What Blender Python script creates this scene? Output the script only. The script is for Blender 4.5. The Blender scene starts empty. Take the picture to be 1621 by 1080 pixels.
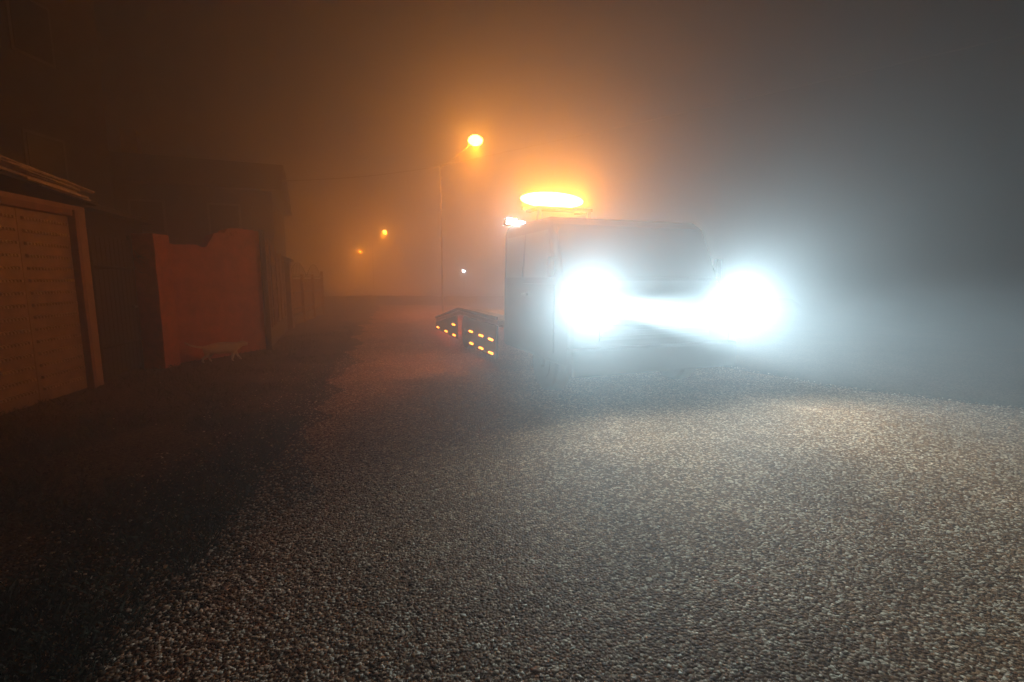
import bpy, bmesh, math, random
import numpy as np
from mathutils import Vector, Matrix, noise
random.seed(7); np.random.seed(7)
R = math.radians; PI = math.pi
sc = bpy.context.scene; col = sc.collection

# ------------------------------------------------------------------ camera, world, exposure
cam = bpy.data.objects.new('camera', bpy.data.cameras.new('camera')); col.objects.link(cam)
cam.location = (0, 0, 1.45); cam.rotation_euler = (R(90 - 7.5), 0, 0)
cam.data.sensor_width = 36; cam.data.lens = 36 * 755 / 1621
cam.data.clip_start = .05; cam.data.clip_end = 2000
sc.camera = cam
world = bpy.data.worlds.new('World'); sc.world = world; world.use_nodes = True
bg = world.node_tree.nodes['Background']
bg.inputs[0].default_value = (.50, .42, .36, 1); bg.inputs[1].default_value = .002     # night sky
sc.view_settings.view_transform = 'Standard'; sc.view_settings.look = 'None'
sc.view_settings.exposure = .82; sc.view_settings.gamma = 1
sc.render.engine = 'CYCLES'
sc.cycles.use_denoising = True
sc.cycles.volume_bounces = 3
sc.cycles.max_bounces = 6
sc.cycles.sample_clamp_indirect = 6

HEAD_W = 190.0      # low beam, watts each
FOG = .065          # density of the fog

# ------------------------------------------------------------------ helpers
def nn(nt, t, **kw):
    n = nt.nodes.new(t)
    for k, v in kw.items():
        if k in n.inputs.keys(): n.inputs[k].default_value = v
        else: setattr(n, k, v)
    return n

def mat(name, c, rough=.7, metal=0., var=.25, scale=6., bump=0., bscale=40., spec=.5, c2=None, coat=0.):
    m = bpy.data.materials.new(name); m.use_nodes = True; nt = m.node_tree
    b = nt.nodes['Principled BSDF']; L = nt.links.new
    tc = nn(nt, 'ShaderNodeTexCoord')
    n = nn(nt, 'ShaderNodeTexNoise', Scale=scale, Detail=6., Roughness=.65)
    L(tc.outputs['Object'], n.inputs['Vector'])
    r = nn(nt, 'ShaderNodeValToRGB')
    c2 = c2 or tuple(v * (1 - var) for v in c)
    r.color_ramp.elements[0].position = .35; r.color_ramp.elements[1].position = .65
    r.color_ramp.elements[0].color = (*c2, 1); r.color_ramp.elements[1].color = (*c, 1)
    L(n.outputs['Fac'], r.inputs[0]); L(r.outputs[0], b.inputs['Base Color'])
    b.inputs['Roughness'].default_value = rough; b.inputs['Metallic'].default_value = metal
    b.inputs['Specular IOR Level'].default_value = spec
    if coat: b.inputs['Coat Weight'].default_value = coat
    if bump:
        n2 = nn(nt, 'ShaderNodeTexNoise', Scale=bscale, Detail=8., Roughness=.7)
        L(tc.outputs['Object'], n2.inputs['Vector'])
        bp = nn(nt, 'ShaderNodeBump', Strength=1., Distance=bump)
        L(n2.outputs['Fac'], bp.inputs['Height']); L(bp.outputs[0], b.inputs['Normal'])
    return m

def emis(name, c, s, sample=True):
    m = bpy.data.materials.new(name); m.use_nodes = True
    b = m.node_tree.nodes['Principled BSDF']
    b.inputs['Base Color'].default_value = (*[v * .8 for v in c], 1)
    b.inputs['Emission Color'].default_value = (*c, 1); b.inputs['Emission Strength'].default_value = s
    return m

class MB:
    def __init__(s): s.bm = bmesh.new()
    def box(s, x0, x1, y0, y1, z0, z1, M=None):
        vs = [s.bm.verts.new(p) for p in ((x0,y0,z0),(x1,y0,z0),(x1,y1,z0),(x0,y1,z0),(x0,y0,z1),(x1,y0,z1),(x1,y1,z1),(x0,y1,z1))]
        for f in ((3,2,1,0),(4,5,6,7),(0,1,5,4),(1,2,6,5),(2,3,7,6),(3,0,4,7)): s.bm.faces.new([vs[i] for i in f])
        if M is not None: bmesh.ops.transform(s.bm, matrix=M, verts=vs)
        return vs
    def hexa(s, pts):
        vs = [s.bm.verts.new(p) for p in pts]
        for f in ((3,2,1,0),(4,5,6,7),(0,1,5,4),(1,2,6,5),(2,3,7,6),(3,0,4,7)): s.bm.faces.new([vs[i] for i in f])
        return vs
    def prism(s, poly, fn, a, b):          # poly of (u,v), extruded from a to b by fn(u,v,w)
        A = [s.bm.verts.new(fn(u, v, a)) for u, v in poly]; B = [s.bm.verts.new(fn(u, v, b)) for u, v in poly]
        n = len(poly)
        s.bm.faces.new(A); s.bm.faces.new(B[::-1])
        for i in range(n): s.bm.faces.new((A[i], B[i], B[(i+1) % n], A[(i+1) % n]))
        return A + B
    def tube(s, pts, r, n=10, cap=True):
        pts = [Vector(p) for p in pts]; rr = r if hasattr(r, '__len__') else [r] * len(pts); rings = []
        for i, p in enumerate(pts):
            t = (pts[min(i+1, len(pts)-1)] - pts[max(i-1, 0)]).normalized()
            a = t.cross(Vector((0, 0, 1)) if abs(t.z) < .95 else Vector((1, 0, 0))).normalized(); b = t.cross(a)
            rings.append([s.bm.verts.new(p + (a*math.cos(2*PI*k/n) + b*math.sin(2*PI*k/n)) * rr[i]) for k in range(n)])
        for i in range(len(rings)-1):
            for k in range(n): s.bm.faces.new((rings[i][k], rings[i][(k+1) % n], rings[i+1][(k+1) % n], rings[i+1][k]))
        if cap: s.bm.faces.new(rings[0][::-1]); s.bm.faces.new(rings[-1])
    def ball(s, c, r, sx=1, sy=1, sz=1, seg=16, rings=10):
        M = Matrix.Translation(c) @ Matrix.Diagonal((sx*r, sy*r, sz*r, 1))
        bmesh.ops.create_uvsphere(s.bm, u_segments=seg, v_segments=rings, radius=1, matrix=M)
    def build(s, name, m, parent=None, smooth=False, bevel=0., loc=None, rz=0., seg=2):
        bmesh.ops.recalc_face_normals(s.bm, faces=s.bm.faces)
        me = bpy.data.meshes.new(name); s.bm.to_mesh(me); s.bm.free()
        for f in me.polygons: f.use_smooth = smooth
        me.materials.append(m); o = bpy.data.objects.new(name, me); col.objects.link(o)
        if parent: o.parent = parent
        if loc: o.location = loc
        o.rotation_euler.z = rz
        if bevel:
            b = o.modifiers.new('bevel', 'BEVEL'); b.width = bevel; b.segments = seg; b.limit_method = 'ANGLE'; b.angle_limit = R(35)
        return o

def thing(name, label, cat, loc=(0,0,0), rz=0., group=None):
    o = bpy.data.objects.new(name, None); col.objects.link(o); o.empty_display_size = .2
    o.location = loc; o.rotation_euler.z = rz; tag(o, label, cat, group); return o
def tag(o, label=None, cat=None, group=None, kind=None):
    if label: o['label'] = label
    if cat: o['category'] = cat
    if group: o['group'] = group
    if kind: o['kind'] = kind
    return o
def lamp(name, typ, loc, c, w, parent=None, rad=.05, aim=None, size=None, blend=1., vol=1.):
    l = bpy.data.lights.new(name, typ); l.color = c; l.energy = w; l.shadow_soft_size = rad
    if typ == 'SPOT': l.spot_size = R(size); l.spot_blend = blend
    l.volume_factor = vol
    o = bpy.data.objects.new(name, l); col.objects.link(o); o.location = loc
    if aim: o.rotation_euler = Vector(aim).to_track_quat('-Z', 'Y').to_euler()
    if parent: o.parent = parent
    return o
def fbm(x, y, s=1., seed=0): return noise.fractal(Vector((x*s, y*s, seed)), 1.0, 2.0, 4)

# ------------------------------------------------------------------ materials
AMBER = (1, .28, .008); SOD = (1, .26, .006); COOL = (.66, .90, 1)
M_red = mat('red_plaster', (.78, .25, .13), .9, var=.3, scale=3.5, bump=.006, bscale=14)
M_pillar = mat('pillar_plaster', (.72, .22, .11), .85, var=.3, scale=7, bump=.005, bscale=22)
M_door = mat('garage_sheet', (.48, .31, .19), .42, metal=.15, var=.35, scale=5, bump=.002, bscale=30)
M_tooth = mat('highlit_embossing', (.75, .58, .42), .35, metal=.2, var=.45, scale=4)  # paler than the sheet: highlights on the door teeth put into the colour
M_frame = mat('rusty_frame', (.36, .16, .08), .6, var=.4, scale=9, bump=.002, bscale=60)
M_render = mat('old_render', (.55, .33, .19), .9, var=.4, scale=3, bump=.006, bscale=20)
M_roof = mat('weathered_lath', (.80, .60, .42), .3, var=.5, scale=12, bump=.004, bscale=35)
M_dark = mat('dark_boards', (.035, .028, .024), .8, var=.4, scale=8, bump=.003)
M_house = mat('house_render', (.10, .085, .075), .9, var=.25, scale=2, bump=.005)
M_tile = mat('roof_tiles', (.06, .04, .035), .85, var=.4, scale=6, bump=.02, bscale=9)
M_wood = mat('fence_wood', (.45, .31, .18), .8, var=.45, scale=7, bump=.004)
M_steel = mat('galvanised', (.30, .30, .30), .5, metal=.7, var=.25, scale=10)
M_conc = mat('concrete', (.30, .28, .25), .9, var=.3, scale=9, bump=.003)
M_glass = mat('dark_glass', (.010, .012, .014), .3, var=.1, spec=.15)
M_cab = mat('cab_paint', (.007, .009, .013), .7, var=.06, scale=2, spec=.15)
M_black = mat('black_plastic', (.02, .02, .022), .55, var=.2, scale=20)
M_rub = mat('tyre_rubber', (.02, .02, .02), .85, var=.3, scale=25, bump=.002)
M_deck = mat('deck_plate', (.62, .60, .56), .42, metal=.5, var=.25, scale=9, bump=.002, bscale=50)
M_skirt = mat('skirt_paint', (.02, .021, .024), .7, var=.2, scale=5, spec=.2)
M_head = emis('headlight_glow', COOL, 16)
M_amber = emis('amber_glow', (1,.42,.06), 20)
M_mark = emis('marker_glow', (1, .24, .02), 6)
M_work = emis('work_light_glow', (.9, .95, 1), 14)
M_sod = emis('sodium_glow', (1,.42,.06), 30)
M_tail = emis('tail_glow', (1, .04, .015), 4)

# ------------------------------------------------------------------ ground, road
def ground_mat(name, cols, vscale, bump, patch, rough=.75, wet=0.):
    m = bpy.data.materials.new(name); m.use_nodes = True; nt = m.node_tree; L = nt.links.new
    b = nt.nodes['Principled BSDF']; tc = nn(nt, 'ShaderNodeTexCoord')
    v = nn(nt, 'ShaderNodeTexVoronoi', Scale=vscale, Randomness=1.)
    L(tc.outputs['Object'], v.inputs['Vector'])
    sep = nn(nt, 'ShaderNodeSeparateColor'); L(v.outputs['Color'], sep.inputs[0])
    r = nn(nt, 'ShaderNodeValToRGB'); e = r.color_ramp.elements
    e[0].position = 0; e[0].color = (*cols[0], 1); e[1].position = 1; e[1].color = (*cols[-1], 1)
    for i, c in enumerate(cols[1:-1]):
        q = e.new((i + 1) / (len(cols) - 1)); q.color = (*c, 1)
    L(sep.outputs[0], r.inputs[0])
    n = nn(nt, 'ShaderNodeTexNoise', Scale=patch, Detail=7., Roughness=.65); L(tc.outputs['Object'], n.inputs['Vector'])
    mr = nn(nt, 'ShaderNodeMapRange'); mr.inputs['From Min'].default_value = .35; mr.inputs['From Max'].default_value = .62
    mr.inputs['To Min'].default_value = .80; mr.inputs['To Max'].default_value = 1.2
    L(n.outputs['Fac'], mr.inputs[0])
    mx = nn(nt, 'ShaderNodeVectorMath', operation='SCALE'); L(r.outputs[0], mx.inputs[0]); L(mr.outputs[0], mx.inputs['Scale'])
    L(mx.outputs[0], b.inputs['Base Color'])
    b.inputs['Roughness'].default_value = rough; b.inputs['Specular IOR Level'].default_value = .08
    # relief: stones stand proud of the joints, each with its own height
    inv = nn(nt, 'ShaderNodeMath', operation='MULTIPLY_ADD'); inv.inputs[1].default_value = -1.4; L(v.outputs['Distance'], inv.inputs[0]); L(sep.outputs[1], inv.inputs[2])
    n2 = nn(nt, 'ShaderNodeTexNoise', Scale=vscale * .45, Detail=6.); L(tc.outputs['Object'], n2.inputs['Vector'])
    ad = nn(nt, 'ShaderNodeMath', operation='ADD'); L(inv.outputs[0], ad.inputs[0]); L(n2.outputs['Fac'], ad.inputs[1])
    bp = nn(nt, 'ShaderNodeBump', Strength=1., Distance=bump); L(ad.outputs[0], bp.inputs['Height']); L(bp.outputs[0], b.inputs['Normal'])
    return m
M_road = ground_mat('chip_seal', [(.12,.045,.015), (.24,.10,.04), (.42,.20,.09), (.9,.68,.48)], 70., .0045, 1.1, .55)
M_verge = ground_mat('dirt_verge', [(.07,.048,.03), (.14,.098,.062), (.26,.185,.12)], 60., .010, .9, .8)

def sheet(name, xs, ys, zf, m):
    X, Y = np.meshgrid(xs, ys); n, k = X.shape
    V = [(float(X[i,j]), float(Y[i,j]), zf(float(X[i,j]), float(Y[i,j]))) for i in range(n) for j in range(k)]
    F = [(i*k+j, i*k+j+1, (i+1)*k+j+1, (i+1)*k+j) for i in range(n-1) for j in range(k-1)]
    me = bpy.data.meshes.new(name); me.from_pydata(V, [], F); me.materials.append(m)
    for f in me.polygons: f.use_smooth = True
    o = bpy.data.objects.new(name, me); col.objects.link(o); return tag(o, kind='structure')
EL = [(-1.2,-6),(-1.3,0),(-1.6,2.2),(-2.0,4.1),(-3.0,8),(-4.6,14),(-6.4,22),(-12,45),(-24,92),(-60,220)]
ER = [(26,-6),(18,-3.2),(9,2.4),(5.66,5.13),(4.18,6.4),(2.9,8.8),(1.3,14),(-.9,20),(-4.6,32),(-17,78),(-52,220)]
def edge(E, y):
    for (x0,y0),(x1,y1) in zip(E, E[1:]):
        if y0 <= y <= y1: return x0 + (x1-x0)*(y-y0)/(y1-y0)
    return E[0][0] if y < E[0][1] else E[-1][0]
def zground(x, y):
    d = edge(EL, y) - x
    return -.012 + (.05 * min(1, d / 1.5) * (fbm(x, y, .9, 3)*.6+.5) if d > 0.05 else 0) - (.3 if abs(x) > 90 else 0)*0
xs = np.concatenate([[-400,-200,-90,-50,-30,-20], np.arange(-14, 14.01, .25), [20,30,50,90,200,400]])
ys = np.concatenate([[-60,-20,-8], np.arange(-4, 24.01, .25), [28,34,42,55,75,100,150,250,500]])
sheet('ground', xs, ys, zground, M_verge)
# road: one sheet with ragged gravelly margins
V=[];F=[]; yy = np.concatenate([np.arange(-6,20,.12), np.arange(20,60,.6), np.arange(60,221,5)]); NX=24
for i,y in enumerate(yy):
    y=float(y); a = edge(EL,y)+.22+fbm(0,y,.8,1)*.45+fbm(0,y,5,2)*.13; b = edge(ER,y)+fbm(0,y,1.1,5)*.15
    for j in range(NX+1):
        t=j/NX; V.append((a+(b-a)*t, y, .004+.012*math.sin(PI*t)))
for i in range(len(yy)-1):
    for j in range(NX): F.append((i*(NX+1)+j, i*(NX+1)+j+1, (i+1)*(NX+1)+j+1, (i+1)*(NX+1)+j))
me=bpy.data.meshes.new('road'); me.from_pydata(V,[],F); me.materials.append(M_road)
for f in me.polygons: f.use_smooth=True
o=bpy.data.objects.new('road',me); col.objects.link(o); tag(o,kind='structure')

# loose chippings bedded in the surface (uncountable): one mesh of small angular stones, each with its own grey
def chips(name, N, rng, sizes, zoff, m, keep):
    base = np.array([(-1,-1,-1),(1,-1,-1),(1,1,-1),(-1,1,-1),(-1,-1,1),(1,-1,1),(1,1,1),(-1,1,1)], float)
    fac = np.array([(3,2,1,0),(4,5,6,7),(0,1,5,4),(1,2,6,5),(2,3,7,6),(3,0,4,7)])
    P=[]
    while sum(len(p) for p in P) < N:
        y = rng[2] * (rng[3]/rng[2]) ** np.random.rand(N)           # denser near the viewer's feet
        x = (np.random.rand(N)*(rng[1]-rng[0])+rng[0]) * (y+1.2)/3.2
        ok = np.array([keep(a,b) for a,b in zip(x,y)]); P.append(np.stack([x[ok],y[ok]],1))
    P=np.concatenate(P)[:N]
    S = np.clip(np.random.lognormal(math.log(sizes[0]), sizes[1], N),0,sizes[0]*1.9)[:,None,None]
    V = base[None]*(1+.35*(np.random.rand(N,8,3)-.5)); V[:,4:,:2]*= .70
    V = V*S*np.stack([.8+.5*np.random.rand(N),.7+.4*np.random.rand(N),.22+.18*np.random.rand(N)],1)[:,None,:]
    a=np.random.rand(N)*2*PI; tx=(np.random.rand(N)-.5)*.8; ca,sa=np.cos(a),np.sin(a)
    ct,st=np.cos(tx),np.sin(tx)
    y1=V[:,:,1]*ct[:,None]-V[:,:,2]*st[:,None]; z1=V[:,:,1]*st[:,None]+V[:,:,2]*ct[:,None]; x1=V[:,:,0]
    X=x1*ca[:,None]-y1*sa[:,None]+P[:,0:1]; Y=x1*sa[:,None]+y1*ca[:,None]+P[:,1:2]; Z=z1+zoff+S[:,:,0]*.25
    V=np.stack([X,Y,Z],2).reshape(-1,3).astype(np.float32)
    Fi=(fac[None]+8*np.arange(N)[:,None,None]).reshape(-1).astype(np.int32)
    me=bpy.data.meshes.new(name); me.vertices.add(len(V)); me.vertices.foreach_set('co',V.ravel())
    me.loops.add(len(Fi)); me.loops.foreach_set('vertex_index',Fi)
    me.polygons.add(N*6); me.polygons.foreach_set('loop_start',np.arange(0,len(Fi),4,dtype=np.int32))
    me.update(calc_edges=True)
    at=me.attributes.new('tone','FLOAT','FACE'); at.data.foreach_set('value',np.repeat(np.random.rand(N),6).astype(np.float32))
    me.materials.append(m); o=bpy.data.objects.new(name,me); col.objects.link(o); return o
def stone_mat(name, cols):
    m=bpy.data.materials.new(name); m.use_nodes=True; nt=m.node_tree; b=nt.nodes['Principled BSDF']
    a=nn(nt,'ShaderNodeAttribute',attribute_name='tone'); r=nn(nt,'ShaderNodeValToRGB'); e=r.color_ramp.elements
    e[0].position=0; e[0].color=(*cols[0],1); e[1].position=1; e[1].color=(*cols[-1],1)
    for i,c in enumerate(cols[1:-1]): e.new((i+1)/(len(cols)-1)).color=(*c,1)
    nt.links.new(a.outputs['Fac'],r.inputs[0]); nt.links.new(r.outputs[0],b.inputs['Base Color'])
    b.inputs['Roughness'].default_value=.5; b.inputs['Specular IOR Level'].default_value=.12; return m
M_chip=stone_mat('chippings',[(.10,.04,.014),(.22,.09,.035),(.40,.19,.08),(.85,.62,.44),(.95,.82,.66)])
o=chips('road_chippings',150000,(-3.4,4.4,1.1,9.5),(.0060,.25),.0045,M_chip,lambda a,b: edge(EL,b)+.15-(random.expovariate(2.2) if b<8 else .2)<a<edge(ER,b)+.2)
tag(o,'angular pale and brown stone chippings bedded across the road surface','chippings',kind='stuff')
M_clod=stone_mat('clods',[(.03,.022,.017),(.08,.06,.042),(.16,.12,.09)])
o=chips('verge_gravel',9000,(-4.8,-.6,1.1,11),(.006,.4),.02,M_clod,lambda a,b: a<edge(EL,b)+.1 and a>-6)
tag(o,'dark dirt clods and small stones scattered on the verge','gravel',kind='stuff')
# grass on the verge
N=26000; V=[];F=[]
while len(F)<N:
    y=1.3*(16/1.3)**random.random(); x=edge(EL,y)-random.random()**1.3*min(4.2, .9+y*.6)
    if x<-6.1 or (x<-4.9-.6*(y>9) and y>8.0 and y<14) : continue
    if fbm(x,y,.8,9)+.12*min(2,(edge(EL,y)-x))<random.random()*.5-.15: continue
    h=random.uniform(.02,.075); a=random.random()*2*PI; w=random.uniform(.0015,.004); lx=random.gauss(0,.5)*h; ly=random.gauss(0,.5)*h
    z=zground(x,y)-.004; k=len(V)
    V+=[(x-w*math.cos(a),y-w*math.sin(a),z),(x+w*math.cos(a),y+w*math.sin(a),z),(x+lx*.4+w*.6*math.cos(a),y+ly*.4,z+h*.6),(x+lx,y+ly,z+h)]
    F.append((k,k+1,k+2,k+3))
me=bpy.data.meshes.new('verge_grass'); me.from_pydata(V,[],F); me.materials.append(mat('dry_grass',(.11,.11,.055),.6,var=.5,scale=3))
o=bpy.data.objects.new('verge_grass',me); col.objects.link(o); tag(o,'short trampled dark grass growing along the verge','grass',kind='stuff')

# ------------------------------------------------------------------ garage (local x along the front toward the viewer, y out to the road)
g=thing('garage','low garage with ribbed metal door and weathered lath eave at left edge','garage',(-5.573,6.384,0),math.atan2(-1.612,.291))
mb=MB(); mb.box(0,.20,-.22,0,-.05,2.36); mb.box(3.5,4.6,-.22,0,-.05,2.36); mb.box(.20,3.5,-.22,-.002,2.30,2.36)
mb.box(0,.2,-5,-.22,-.05,2.36); mb.box(4.4,4.6,-5,-.22,-.05,2.36); mb.box(.2,4.4,-5,-4.8,-.05,2.36); mb.build('wall',M_render,g)
mb=MB(); mb.box(.203,.27,-.05,.05,-.03,2.30); mb.build('door_post',M_frame,g,bevel=.008)
mb=MB(); mb.box(3.42,3.5,-.05,.05,-.03,2.30); mb.build('door_post',M_frame,g,bevel=.008)
mb=MB(); mb.box(.272,3.42,-.05,.03,2.22,2.30); mb.build('lintel',M_frame,g,bevel=.008)
def ribbed(x0,x1):
    mb=MB(); mb.box(x0,x1,-.05,-.03,.03,2.21)
    for k in range(15):
        z=.14+k*.138; x=x0+.05
        nf=len(mb.bm.faces)
        while x<x1-.06:
            j=random.uniform(-.003,.003)
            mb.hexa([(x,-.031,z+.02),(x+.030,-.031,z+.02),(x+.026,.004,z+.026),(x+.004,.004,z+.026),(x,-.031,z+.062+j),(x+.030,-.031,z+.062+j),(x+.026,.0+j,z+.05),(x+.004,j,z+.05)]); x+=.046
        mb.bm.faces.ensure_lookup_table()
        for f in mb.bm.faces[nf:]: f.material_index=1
    return mb
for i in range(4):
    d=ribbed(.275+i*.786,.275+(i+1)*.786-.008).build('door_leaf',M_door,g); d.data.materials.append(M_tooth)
mb=MB(); mb.box(1.895,1.915,-.03,.06,.95,1.12); mb.build('door_handle',M_steel,g,bevel=.004)
def roofz(x,y): return 2.42+.075*x-.16*y
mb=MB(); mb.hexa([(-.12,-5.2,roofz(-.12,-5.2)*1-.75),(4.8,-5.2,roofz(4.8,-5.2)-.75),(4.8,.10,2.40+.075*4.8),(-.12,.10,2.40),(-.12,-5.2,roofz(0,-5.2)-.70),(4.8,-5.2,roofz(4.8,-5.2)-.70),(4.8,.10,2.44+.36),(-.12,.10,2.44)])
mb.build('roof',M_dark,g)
for k in range(44):
    mb=MB(); L0=random.uniform(.6,1.8); x0=random.uniform(-.05,3.4) if k>10 else -.04+random.uniform(0,.25); y0=random.uniform(-.35,.17); z0=2.42+.075*x0+random.uniform(0,.15)-.25*(y0-.1)*.4
    t=random.uniform(-.05,.05); h=random.uniform(.012,.03); w=random.uniform(.03,.09)
    mb.box(0,L0,-w/2,w/2,0,h); M=Matrix.Translation((x0,y0,z0))@Matrix.Rotation(t,4,'Z')@Matrix.Rotation(-.075+random.uniform(-.03,.02),4,'Y')@Matrix.Rotation(random.uniform(-.4,.4),4,'X')
    bmesh.ops.transform(mb.bm,matrix=M,verts=mb.bm.verts[:]); mb.build('eave_lath',M_roof,g,bevel=.003,seg=1)

# ------------------------------------------------------------------ dark passage gate, shed
a=Vector((-5.64,6.46)); b=Vector((-5.90,7.50)); d=(b-a); L0=d.length; ang=math.atan2(d.y,d.x)
g=thing('yard_gate','dark sheet metal yard gate between garage and red pillar','gate',(a.x,a.y,0),ang)
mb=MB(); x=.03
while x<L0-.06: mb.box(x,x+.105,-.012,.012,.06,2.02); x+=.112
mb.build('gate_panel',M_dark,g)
mb=MB(); mb.tube([(.02,0,.0),(.02,0,2.1)],.03); mb.tube([(L0-.02,0,0),(L0-.02,0,2.1)],.03); mb.tube([(.02,-.03,.5),(L0-.02,-.03,.5)],.02); mb.tube([(.02,-.03,1.6),(L0-.02,-.03,1.6)],.02); mb.build('gate_frame',M_dark,g,smooth=True)
mb=MB(); mb.box(L0-.2,L0-.1,-.07,-.035,1.0,1.03); mb.build('handle',M_steel,g)
g=thing('shed','dark shed with sloping roof behind the yard gate','shed',(-6.75,6.7,0))
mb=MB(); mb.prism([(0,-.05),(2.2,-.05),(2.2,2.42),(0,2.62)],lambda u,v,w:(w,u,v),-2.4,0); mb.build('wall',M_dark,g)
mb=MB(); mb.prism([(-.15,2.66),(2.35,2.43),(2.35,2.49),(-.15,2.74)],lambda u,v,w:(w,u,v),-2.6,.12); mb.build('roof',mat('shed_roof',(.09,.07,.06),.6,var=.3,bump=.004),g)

# ------------------------------------------------------------------ red pillar and wall
mb=MB(); v=mb.box(-.175,.175,-.175,.175,-.06,2.14)
bmesh.ops.subdivide_edges(mb.bm,edges=mb.bm.edges[:],cuts=7,use_grid_fill=True)
for q in mb.bm.verts: q.co+=Vector((fbm(q.co.z*2,q.co.x*9,1,1),fbm(q.co.z*2,q.co.y*9,1,2),0))*.008
o=mb.build('gate_pillar',M_pillar,None,bevel=.012,loc=(-5.725,7.70,0)); tag(o,'tall square plastered pillar at near end of the red wall','pillar')
g=thing('garden_wall','red plastered garden wall with broken stepped top behind the cat','wall',(-5.80,7.86,0),math.atan2(.903,.43))
top=[(0,2.02)]; 
prof=[(0,2.0),(.3,2.015),(.55,2.03),(.85,2.0),(.92,2.10),(1.0,2.25),(1.08,2.28),(1.2,2.27),(1.26,2.36),(1.5,2.385),(1.9,2.36)]
def topz(u):
    for (u0,z0),(u1,z1) in zip(prof,prof[1:]):
        if u0<=u<=u1: return z0+(z1-z0)*(u-u0)/(u1-u0)+fbm(u,0,7,4)*.022
    return 2.36
us=np.linspace(0,1.9,60); mb=MB(); G=[]
for w,off in ((0,0),(1,.24)):
    g_=[]
    for u in us:
        u=float(u); tz=topz(u)-(.03 if w else 0)
        g_.append([mb.bm.verts.new((u,off+(fbm(u,zz,1.4,6+w)*.012),zz)) for zz in [-.06+ (tz+.06)*k/16 for k in range(17)]])
    G.append(g_)
for i in range(59):
    for k in range(16):
        for w in (0,1): mb.bm.faces.new((G[w][i][k],G[w][i+1][k],G[w][i+1][k+1],G[w][i][k+1]))
    mb.bm.faces.new((G[0][i][16],G[0][i+1][16],G[1][i+1][16],G[1][i][16]))
for k in range(16):
    for i in (0,59): mb.bm.faces.new((G[0][i][k],G[0][i][k+1],G[1][i][k+1],G[1][i][k]))
mb.build('wall_panel',M_red,g,smooth=False)
mb=MB()
for (u,z,r) in ((1.36,2.33,.05),(1.44,2.36,.035),(1.28,2.30,.03)): mb.ball((u,-.01,z-.06),r,1.3,.5,.7,8,6)
for q in mb.bm.verts: q.co+=Vector(noise.noise_vector(q.co*30))*.012
mb.build('broken_plaster',M_red,g)
# climbing twigs on the pillar
mb=MB()
for k in range(7):
    z=1.5+random.random()*.45; p=[Vector((-5.895+random.random()*.1,7.515,z))]
    for j in range(5): p.append(p[-1]+Vector((random.uniform(.01,.06),random.uniform(-.012,.004),random.uniform(-.06,.03))))
    mb.tube(p,[.004,.0035,.003,.0025,.002,.0015],5)
o=mb.build('dry_creeper',M_dark); tag(o,'thin dry creeper stems hanging on the top of the red pillar','creeper')
mb=MB(); mb.tube([(0,0,-.05),(.01,0,.8),(-.005,.0,1.6),(.01,0,2.38)],[.055,.05,.052,.045],10)
o=mb.build('wooden_post',M_dark,None,smooth=True,loc=(-4.90,9.52,0)); tag(o,'dark upright post at the far end of the red wall','post')

# ------------------------------------------------------------------ board fence, pillar, rail gate beyond
a=Vector((-4.98,9.68)); b=Vector((-6.32,13.3)); d=b-a; L0=d.length
g=thing('board_fence','weathered vertical board fence receding beyond the red wall','fence',(a.x,a.y,0),math.atan2(d.y,d.x))
x=0.; mb=MB(); mb.box(0,L0,-.03,.10,-.05,.42); mb.build('plinth',M_conc,g)
while x<L0-.05:
    w=random.uniform(.10,.15); mb=MB(); h=2.22-.07*x+random.uniform(-.09,.08); y=random.uniform(-.05,.0)
    mb.box(x,x+w,y-.02,y,.43,h); mb.build('board',M_wood,g,bevel=.004,seg=1); x+=w+random.uniform(.012,.04)
for z in (.75,1.75): mb=MB(); mb.box(0,L0,.002,.045,z,z+.08); mb.build('rail',M_wood,g)
g=thing('gate_pillar','square rendered pillar with flat cap between board fence and rail gate','pillar',(-6.52,13.75,0),.3)
mb=MB(); mb.box(-.19,.19,-.19,.19,-.05,1.92); mb.build('shaft',mat('pillar_render',(.36,.25,.17),.85,var=.3,bump=.004),g,bevel=.01)
mb=MB(); mb.prism([(-.25,1.921),(.25,1.921),(.25,1.98),(.0,2.08),(-.25,1.98)],lambda u,v,w:(u,w,v),-.25,.25); mb.build('cap',M_conc,g)
a=Vector((-6.74,14.4)); b=Vector((-7.66,19.2)); d=b-a; L0=d.length
g=thing('rail_gate','long rail and sheet gate standing past the far pillar','gate',(a.x,a.y,0),math.atan2(d.y,d.x))
mb=MB(); mb.box(0,L0,-.06,.06,-.05,.30); mb.build('kerb_plinth',M_conc,g)
mb=MB(); x=.1
while x<L0-.1: mb.box(x,x+.16,-.012,.012,.34,1.42); x+=.185
mb.build('gate_panel',M_wood,g)
for z in (.5,1.0,1.5): mb=MB(); mb.tube([(0,-.04,z),(L0,-.04,z)],.025); mb.build('rail',M_steel,g,smooth=True)
for x,h in ((0,1.7),(1.6,1.58),(3.2,1.58),(L0,1.72)): mb=MB(); mb.box(x-.05,x+.05,-.11,-.02,0,h); mb.build('post',M_wood,g,bevel=.006)
for x0,x1 in ((.1,2.4),(2.4,4.8)):
    mb=MB(); mb.tube([(x0+(x1-x0)*t/12,-.04,1.53+.42*math.sin(PI*t/12)) for t in range(13)],.014,6)
    for t in range(1,12): xx=x0+(x1-x0)*t/12; mb.tube([(xx,-.04,1.5),(xx,-.04,1.53+.42*math.sin(PI*t/12))],.007,5)
    mb.build('arch_rail',M_steel,g,smooth=True)

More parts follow.
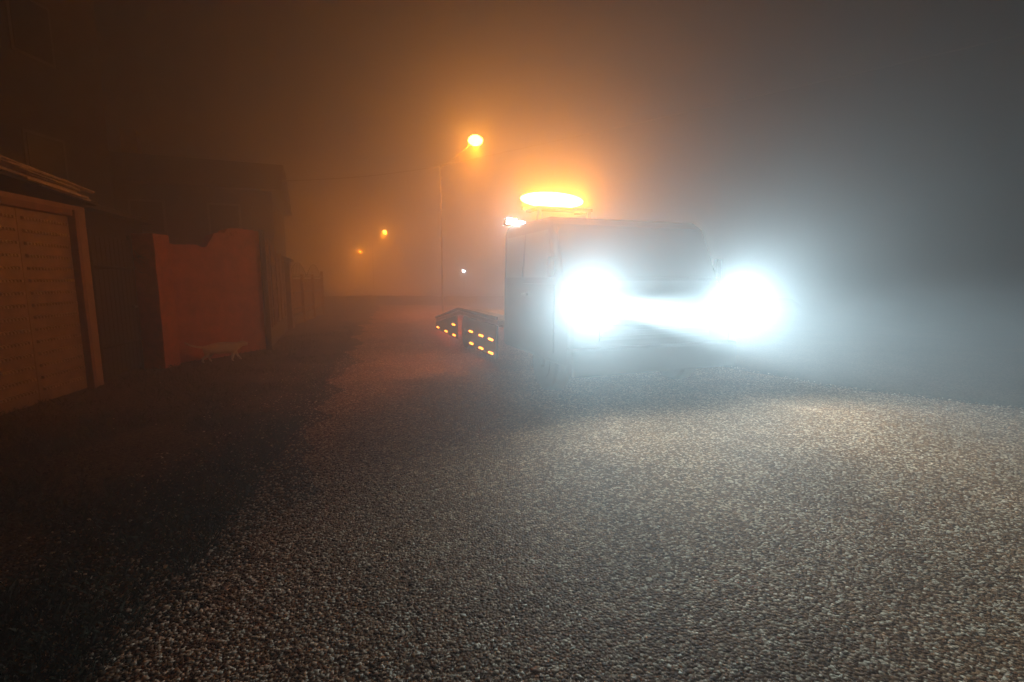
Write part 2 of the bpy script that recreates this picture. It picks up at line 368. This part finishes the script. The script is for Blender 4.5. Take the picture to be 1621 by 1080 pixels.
# ------------------------------------------------------------------ house behind
g=thing('house','big dark two storey house with hipped roof behind the walls','house',(-13.2,18.6,0),R(22))
X=3.9; mb=MB(); mb.box(-X-1,X,-2.8,4,-.1,4.5); mb.build('wall',M_house,g)
mb=MB(); ov=.35; b_=[(-X-1-ov,-2.8-ov,4.5),(X+ov,-2.8-ov,4.5),(X+ov,4+ov,4.5),(-X-1-ov,4+ov,4.5)]; t_=[(-X-1.3,-.3,5.95),(X+.3,-.3,5.95),(X+.3,1.5,5.95),(-X-1.3,1.5,5.95)]
mb.hexa(b_+t_); mb.build('roof',M_tile,g)
for x in (-2.6,.2,2.4):
    mb=MB(); mb.box(x-.5,x+.5,-2.84,-2.80,2.9,4.0); f=mb.build('window',M_conc,g)
    mb=MB(); mb.box(x-.43,x+.43,-2.86,-2.842,2.97,3.93); mb.build('pane',M_glass,f)
mb=MB(); mb.box(-1.2,-.7,.2,.7,5.9,6.9); mb.build('chimney',M_render,g)

g=thing('added_building','tall plain dark building added behind the garage to darken the top left corner','building',(-10.7,3.0,0))  # plain block added to darken the glowing fog at upper left
mb=MB(); mb.box(-6,0,0,10.2,-.1,9.3); mb.build('wall',M_house,g)
mb=MB(); mb.box(-6.2,.15,-.2,10.35,9.303,9.5); mb.build('roof',M_tile,g)
for y in (2.0,5.2,8.4):
    for z in (3.4,6.3):
        mb=MB(); mb.box(0,.03,y-.5,y+.5,z,z+1.3); f=mb.build('window',M_conc,g)
        mb=MB(); mb.box(.031,.045,y-.43,y+.43,z+.07,z+1.23); mb.build('pane',M_glass,f)

# low bank across the far bend
V=[];F=[]; n=60
for i in range(n+1):
    x=-16+i*.5+.0; y=25+1.5*math.sin(i*.09)
    for (dy,z) in ((-.9,-.05),(-.5,.22),(0,.42),(.7,.46),(1.8,.3),(3,-.05)): V.append((x,y+dy+fbm(x,dy,.8,1)*.2,z+(fbm(x,dy,1.4,2)*.10 if z>0 else 0)))
for i in range(n):
    for k in range(5): F.append((i*6+k,(i+1)*6+k,(i+1)*6+k+1,i*6+k+1))
me=bpy.data.meshes.new('bank'); me.from_pydata(V,[],F); me.materials.append(M_verge)
o=bpy.data.objects.new('earth_bank',me); col.objects.link(o); tag(o,kind='structure')

# ------------------------------------------------------------------ street lamps
M_polewood=mat('pole_wood',(.13,.10,.08),.9)
M_cable=mat('pale_cable',(.42,.38,.33),.35,var=.1)
def street_lamp(x,y,z,px,label,watts,c,m,group='street lamps fading into the fog',arm=True):
    g=thing('street_lamp',label,'street lamp',(x+px,y,0),0,group)
    mb=MB(); mb.tube([(0,0,-.1),(0,0,2.2),(0,0,z-.98)],[.045,.035,.025],10); mb.build('pole',M_polewood,g,smooth=True)
    mb=MB(); pts=[(0,0,z-1.03),(-px*.12,0,z-.96),(-px*.45,0,z-.66),(-px*.75,0,z-.30),(-px*.93,0,z+.02)]; mb.tube(pts,.034,8); mb.build('bracket',M_cable,g,smooth=True)
    s=1 if px>0 else -1
    mb=MB(); mb.ball((-px,0,z+.07),1,.34,.15,.085,20,10); hd=mb.build('lamp_head',M_steel,g,smooth=True)
    mb=MB(); q=1 if watts<300 else .55; mb.ball((-px,0,z-.02),q,.30,.25,.21,20,10); mb.build('lens',m,hd,smooth=True)
    lamp('street_lamp_light','POINT',(-px,-.05,z-.26),c,watts,g,.07)
    lamp('street_lamp_throw','SPOT',(-px,-.05,z-.24),c,watts*8,g,.07,aim=(-.12,-.1,-1),size=130,blend=1.)
    return g
street_lamp(-1.48,20.2,7.0,-1.45,'nearest street lamp glowing orange high above the truck deck',200,SOD,M_sod)
street_lamp(-11.75,45,5.77,-1.2,'second orange street lamp further down the street, small and hazy',420,SOD,emis('sodium_far',(1,.42,.06),60))
street_lamp(-21.9,70,5.4,-1.2,'third orange street lamp, a faint point above the fourth',2500,SOD,emis('sodium_farther',(1,.42,.06),170))
street_lamp(-23.6,75,3.06,-1.0,'faintest and lowest orange street lamp, just under the third',400,SOD,emis('sodium_faint',(1,.42,.06),120))
g=thing('post_lamp','small distant white lamp on a short post left of the truck cab','lamp',(-4.5,45,0))
mb=MB(); mb.tube([(0,0,-.1),(0,0,2.0)],[.05,.03],8); mb.build('pole',M_steel,g,smooth=True)
mb=MB(); mb.ball((0,0,2.12),.11,1,1,1); mb.build('globe',emis('white_globe',(.9,.93,1),160),g,smooth=True)
# overhead cables tied to the lamp pole
for i,(p0,p1,sag,lab) in enumerate((((20.0,10.2,8.5),(-2.9,20.15,5.97),.1,'overhead cable rising to the right below the nearest street lamp'),((-8.9,18.0,4.95),(-2.96,20.2,5.96),.12,'overhead cable running left from the nearest lamp pole to the dark house'))):
    mb=MB(); P0,P1=Vector(p0),Vector(p1)
    mb.tube([P0.lerp(P1,t/16)-Vector((0,0,sag*math.sin(PI*t/16))) for t in range(17)],.017,6)
    o=mb.build('overhead_cable',M_cable,None,smooth=True); tag(o,lab,'cable',group='cables under the street lamp')

# ------------------------------------------------------------------ recovery truck: local x across (left of picture = -x), y rearward
T=thing('recovery_truck','flatbed recovery truck with amber roof beacon and blazing headlights','truck',(1.73,5.69,0),R(20))
W=1.16
side=[(0.0,.42),(0.02,1.02),(.10,1.30),(.26,1.42),(.56,2.10),(.72,2.20),(2.18,2.22),(2.30,2.12),(2.30,.42)]
mb=MB(); mb.prism(side,lambda u,v,w:(w,u,v),-W,W)
for q in mb.bm.verts:
    if q.co.z>1.5: q.co.x*=.97
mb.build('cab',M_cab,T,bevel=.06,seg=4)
# windscreen proud of the raked front
mb=MB(); n=Vector((0,-.68,.30)).normalized()*.004
A=Vector((0,.278,1.46)); B=Vector((0,.543,2.06))
for s0 in (0,):
    P=[Vector((-W*.955,A.y,A.z)),Vector((W*.955,A.y,A.z)),Vector((W*.92,B.y,B.z)),Vector((-W*.92,B.y,B.z))]
    mb.hexa([p-n*2 for p in P]+[p+n*2 for p in P])
mb.build('windscreen',M_glass,T)
for s in (-1,1):
    def sx(z): return s*(W*(1-.08*max(0,min(1,(z-1.42)/.1)))+.004) if z>1.42 else s*(W+.004)
    for (y0,y1) in ((.72,1.38),(1.48,2.12)):
        mb=MB(); yb=y0-(.28 if y0<1 else 0)
        mb.hexa([(s*(W*.945),yb,1.46),(s*(W*.945),y1,1.46),(s*(W*.965),y1,2.04),(s*(W*.965),y0-.06,2.04),(s*(W*1.004),yb,1.46),(s*(W*1.004),y1,1.46),(s*(W*.977),y1,2.04),(s*(W*.977),y0-.06,2.04)]); mb.build('side_window',M_glass,T)
    mb=MB(); mb.box(s*W-.004,s*W+.012,.40,1.42,.55,1.38) if s>0 else mb.box(s*W-.012,s*W+.004,.40,1.42,.55,1.38)
    d=mb.build('door',M_cab,T,bevel=.008); mb=MB(); x=s*(W+.03); mb.box(x-.015,x+.015,1.22,1.38,1.22,1.25); mb.build('handle',M_black,d)
    g_=MB(); g_.tube([(s*(W-.05),.42,1.5),(s*(W+.07),.38,1.55)],.015,8); g_.box(s*(W+.07)-.04,s*(W+.07)+.04,.35,.41,1.46,1.70); g_.build('wing_mirror',M_black,T,bevel=.01)
mb=MB(); mb.box(-W-.01,W+.01,-.10,.06,.34,.66); mb.build('bumper',M_skirt,T,bevel=.03,seg=3)
mb=MB(); mb.box(-.78,.78,-.018,.002,.74,1.06)
for k in range(5): mb.box(-.76,.76,-.034,-.0185,.765+k*.06,.79+k*.06)
mb.build('grille',M_black,T)
for s in (-1,1):
    mb=MB(); mb.box(s*1.0-.155,s*1.0+.155,-.03,.03,1.075,1.295); hl=mb.build('headlight',M_black,T,bevel=.03)
    mb=MB(); mb.ball((s*1.0,-.03,1.19),1,.145,.035,.10,20,12); mb.build('lens',M_head,hl,smooth=True)
    # main beam, straight ahead and slightly down, plus the lamp's wide spill
    lamp('low_beam','SPOT',(s*1.0,-.12,1.19),COOL,HEAD_W*.08,T,.06,aim=(-.12,-1,-.34),size=120,blend=1.)
    lamp('beam_core','SPOT',(s*1.0,-.12,1.19),COOL,HEAD_W*(58 if s<0 else .95),T,.05,aim=((.02,-1,-.028) if s<0 else (.30,-1,.06)),size=(15 if s<0 else 140),blend=1.)
    lamp('beam_spill','SPOT',(s*1.0,-.12,1.19),COOL,HEAD_W*.72,T,.06,aim=(.06,-1,.03),size=164,blend=1.)
def wheel(x,y,r,w):
    g_=MB(); g_.tube([(x-w/2,y,r),(x-w/2+.03,y,r),(x+w/2-.03,y,r),(x+w/2,y,r)],[r*.93,r,r,r*.93],32); t=g_.build('wheel',M_rub,T)
    s=1 if x>0 else -1
    g_=MB(); g_.tube([(x+s*(w/2-.02),y,r),(x+s*(w/2+.006),y,r)],[r*.62,r*.55],24)
    g_.tube([(x+s*(w/2+.005),y,r),(x+s*(w/2+.05),y,r)],[r*.2,r*.16],16); g_.build('rim',M_skirt,t)
for s in (-1,1): wheel(s*.98,.85,.38,.24); wheel(s*.96,4.75,.36,.34)
mb=MB(); mb.box(-.45,-.35,.5,7.0,.45,.62); mb.box(.35,.45,.5,7.0,.45,.62)
for y in (1.2,2.6,3.8,5.6): mb.box(-.349,.349,y,y+.1,.47,.60)
mb.build('chassis',M_black,T)
# flat deck then sloping beavertail
DW=1.2
mb=MB(); mb.box(-DW,DW,2.42,5.0,.70,.78); mb.build('deck',M_deck,T,bevel=.008)
mb=MB(); mb.hexa([(-DW,5.003,.70),(DW,5.003,.70),(DW,7.5,.34),(-DW,7.5,.34),(-DW,5.003,.779),(DW,5.003,.779),(DW,7.5,.42),(-DW,7.5,.42)]); mb.build('beavertail',M_deck,T,bevel=.006)
for s in (-1,1):
    mb=MB(); mb.box(s*1.0-.18,s*1.0+.18,2.5,4.98,.782,.80)
    for k in range(12): mb.box(s*1.0-.17,s*1.0+.17,2.6+k*.2,2.63+k*.2,.801,.812)
    mb.build('wheel_track',M_deck,T)
    x0,x1=(s*DW-.02,s*DW+.02)
    mb=MB(); mb.prism([(2.45,.16),(4.28,.16),(4.28,.699),(2.45,.699)],lambda u,v,w:(w,u,v),x0,x1)
    mb.build('side_skirt',M_skirt,T,bevel=.008)
    mb=MB(); mb.prism([(5.18,.16),(7.45,.16),(7.45,.335),(5.18,.665)],lambda u,v,w:(w,u,v),x0,x1)
    mb.build('tail_skirt',M_skirt,T,bevel=.008)
    mb=MB(); mb.prism([(5.0+.0,.79),(7.5,.43),(7.5,.47),(5.0,.84),(2.45,.84),(2.45,.79)],lambda u,v,w:(w,u,v),s*DW-.03,s*DW+.012); mb.build('deck_edge_rail',M_skirt,T)
    for y in (2.70,3.27,3.92,5.35,6.17,7.12):
        mb=MB(); mb.box(s*(DW+.035)-.014,s*(DW+.035)+.014,y-.10,y+.10,.21,.24); mb.build('marker_lamp',M_mark,T,bevel=.008)
    for y in (2.70,3.27,3.95,5.38):
        mb=MB(); mb.box(s*(DW+.035)-.014,s*(DW+.035)+.014,y-.10,y+.10,.435,.465); mb.build('marker_lamp',M_mark,T,bevel=.008)
    mb=MB(); mb.box(s*.95-.18,s*.95+.18,7.505,7.54,.24,.33); mb.build('tail_light',M_tail,T,bevel=.006)
# headboard with light bar and work lamp
mb=MB()
for x in (-.88,.88): mb.box(x-.03,x+.03,2.50,2.57,.81,2.20)
for x in (-.45,.45): mb.box(x-.03,x+.03,2.50,2.57,.81,2.55)
for z in (1.2,1.75,2.14): mb.box(-.92,.92,2.572,2.60,z,z+.05)
mb.box(-.5,.5,2.49,2.58,2.551,2.60); mb.build('headboard',M_black,T)
mb=MB(); mb.box(-.56,.56,2.95,3.05,2.601,2.66); mb.box(-.5,-.42,2.55,3.0,2.56,2.60); mb.box(.42,.5,2.55,3.0,2.56,2.60); bb=mb.build('beacon_bar',M_black,T)
mb=MB(); mb.ball((0,3.0,2.79),1,.60,.13,.135,32,14); mb.build('beacon_lens',M_amber,bb,smooth=True)
for x in (-.4,0,.4): lamp('beacon_light','POINT',(x,2.82,2.80),AMBER,50,T,.06)
mb=MB(); mb.tube([(-.98,2.1,2.19),(-1.08,2.09,2.24)],.015,6); mb.box(-1.20,-1.02,2.03,2.14,2.225,2.335); wl=mb.build('work_lamp',M_black,T,bevel=.01)
mb=MB(); mb.box(-1.19,-1.03,2.01,2.028,2.235,2.325); mb.build('lens',M_work,wl,bevel=.008)
mb=MB(); mb.box(-1.0,-.88,2.06,2.10,2.26,2.295); mb.build('lens',M_work,wl,bevel=.008)
lamp('work_light','POINT',(-1.13,1.94,2.29),COOL,6,T,.04)
lamp('tail_glow_light','POINT',(-.7,7.75,.22),(1,.09,.02),8,T,.15)

# ------------------------------------------------------------------ cat
def cat(loc,rz):
    g=thing('cat','small ginger and white cat walking along the foot of the red wall','cat',loc,rz)
    # nose toward +x
    P={'p':(-.20,0,.245),'b1':(-.06,0,.25),'b2':(.09,0,.245),'s':(.20,0,.25),'n':(.27,0,.285),'h':(.325,0,.315),'m':(.385,0,.295),'m2':(.405,0,.29),
       't1':(-.27,0,.27),'t2':(-.35,0,.285),'t3':(-.43,0,.31),'t4':(-.50,0,.35),'t5':(-.53,0,.375)}
    rad={'p':.062,'b1':.075,'b2':.072,'s':.066,'n':.048,'h':.054,'m':.030,'m2':.022,'t1':.022,'t2':.017,'t3':.016,'t4':.015,'t5':.010}
    E=[('p','b1'),('b1','b2'),('b2','s'),('s','n'),('n','h'),('h','m'),('m','m2'),('p','t1'),('t1','t2'),('t2','t3'),('t3','t4'),('t4','t5')]
    def leg(k,root,pts,rr):
        last=root
        for i,(p,r) in enumerate(zip(pts,rr)):
            n=f'{k}{i}'; P[n]=p; rad[n]=r; E.append((last,n)); last=n
    leg('fa','s',[(.20,.045,.19),(.22,.05,.12),(.25,.05,.07),(.275,.05,.028),(.30,.05,.018)],[.036,.022,.017,.016,.014])
    leg('fb','s',[(.18,-.045,.18),(.165,-.05,.11),(.15,-.05,.05),(.155,-.05,.020),(.18,-.05,.015)],[.036,.022,.017,.016,.014])
    leg('ha','p',[(-.20,.05,.19),(-.16,.055,.135),(-.20,.055,.085),(-.185,.055,.03),(-.155,.055,.016)],[.048,.032,.018,.016,.014])
    leg('hb','p',[(-.22,-.05,.19),(-.21,-.055,.13),(-.28,-.055,.09),(-.29,-.055,.03),(-.262,-.055,.015)],[.048,.032,.018,.016,.014])
    ks=list(P); me=bpy.data.meshes.new('body'); me.from_pydata([P[k] for k in ks],[(ks.index(a),ks.index(b)) for a,b in E],[])
    m=bpy.data.materials.new('cat_fur'); m.use_nodes=True; nt=m.node_tree; b=nt.nodes['Principled BSDF']; L=nt.links.new
    tc=nn(nt,'ShaderNodeTexCoord'); sp=nn(nt,'ShaderNodeSeparateXYZ'); L(tc.outputs['Object'],sp.inputs[0])
    nz=nn(nt,'ShaderNodeTexNoise',Scale=14.,Detail=4.); L(tc.outputs['Object'],nz.inputs['Vector'])
    ad=nn(nt,'ShaderNodeMath',operation='MULTIPLY_ADD'); ad.inputs[1].default_value=.10; L(nz.outputs['Fac'],ad.inputs[0]); L(sp.outputs['Z'],ad.inputs[2])
    rp=nn(nt,'ShaderNodeValToRGB'); e=rp.color_ramp.elements; e[0].position=.17; e[0].color=(.85,.78,.70,1); e[1].position=.20; e[1].color=(.95,.74,.52,1)
    q=e.new(.355); q.color=(.95,.76,.55,1); q=e.new(.385); q.color=(.8,.62,.48,1)
    L(ad.outputs[0],rp.inputs[0]); L(rp.outputs[0],b.inputs['Base Color']); b.inputs['Roughness'].default_value=.85
    me.materials.append(m); o=bpy.data.objects.new('body',me); col.objects.link(o); o.parent=g
    sk=o.modifiers.new('skin','SKIN'); sk.use_smooth_shade=True; sv=me.skin_vertices[0].data
    for i,k in enumerate(ks): sv[i].radius=(rad[k]*1.1,rad[k]*(1.55 if k in('b1','b2','s','p') else 1.12)); sv[i].use_root=(k=='p')
    o.modifiers.new('sub','SUBSURF').levels=2; o.modifiers['sub'].render_levels=2
    for s in (-1,1):
        mb=MB(); mb.prism([(-.018,0),(.018,0),(.004,.045)],lambda u,v,w:(.318+w,s*.030+u,.352+v),0,.010); mb.build('ear',m,g,bevel=.003)
        mb=MB(); mb.ball((.368,s*.020,.322),.0075); mb.build('eye',M_glass,g,smooth=True)
    mb=MB(); mb.ball((.423,0,.297),.007); mb.build('nose',mat('cat_nose',(.35,.12,.10),.5),g,smooth=True)
cat((-5.06,8.22,.0),R(28))

# ------------------------------------------------------------------ fog
mb=MB(); mb.box(-75,45,-12,175,-1.2,10)
m=bpy.data.materials.new('fog'); m.use_nodes=True; nt=m.node_tree; nt.nodes.clear()
v=nn(nt,'ShaderNodeVolumePrincipled'); v.inputs['Color'].default_value=(.90,.905,.91,1); v.inputs['Density'].default_value=FOG; v.inputs['Anisotropy'].default_value=.80
out=nn(nt,'ShaderNodeOutputMaterial'); nt.links.new(v.outputs[0],out.inputs['Volume'])
o=mb.build('haze',m); tag(o,kind='stuff')
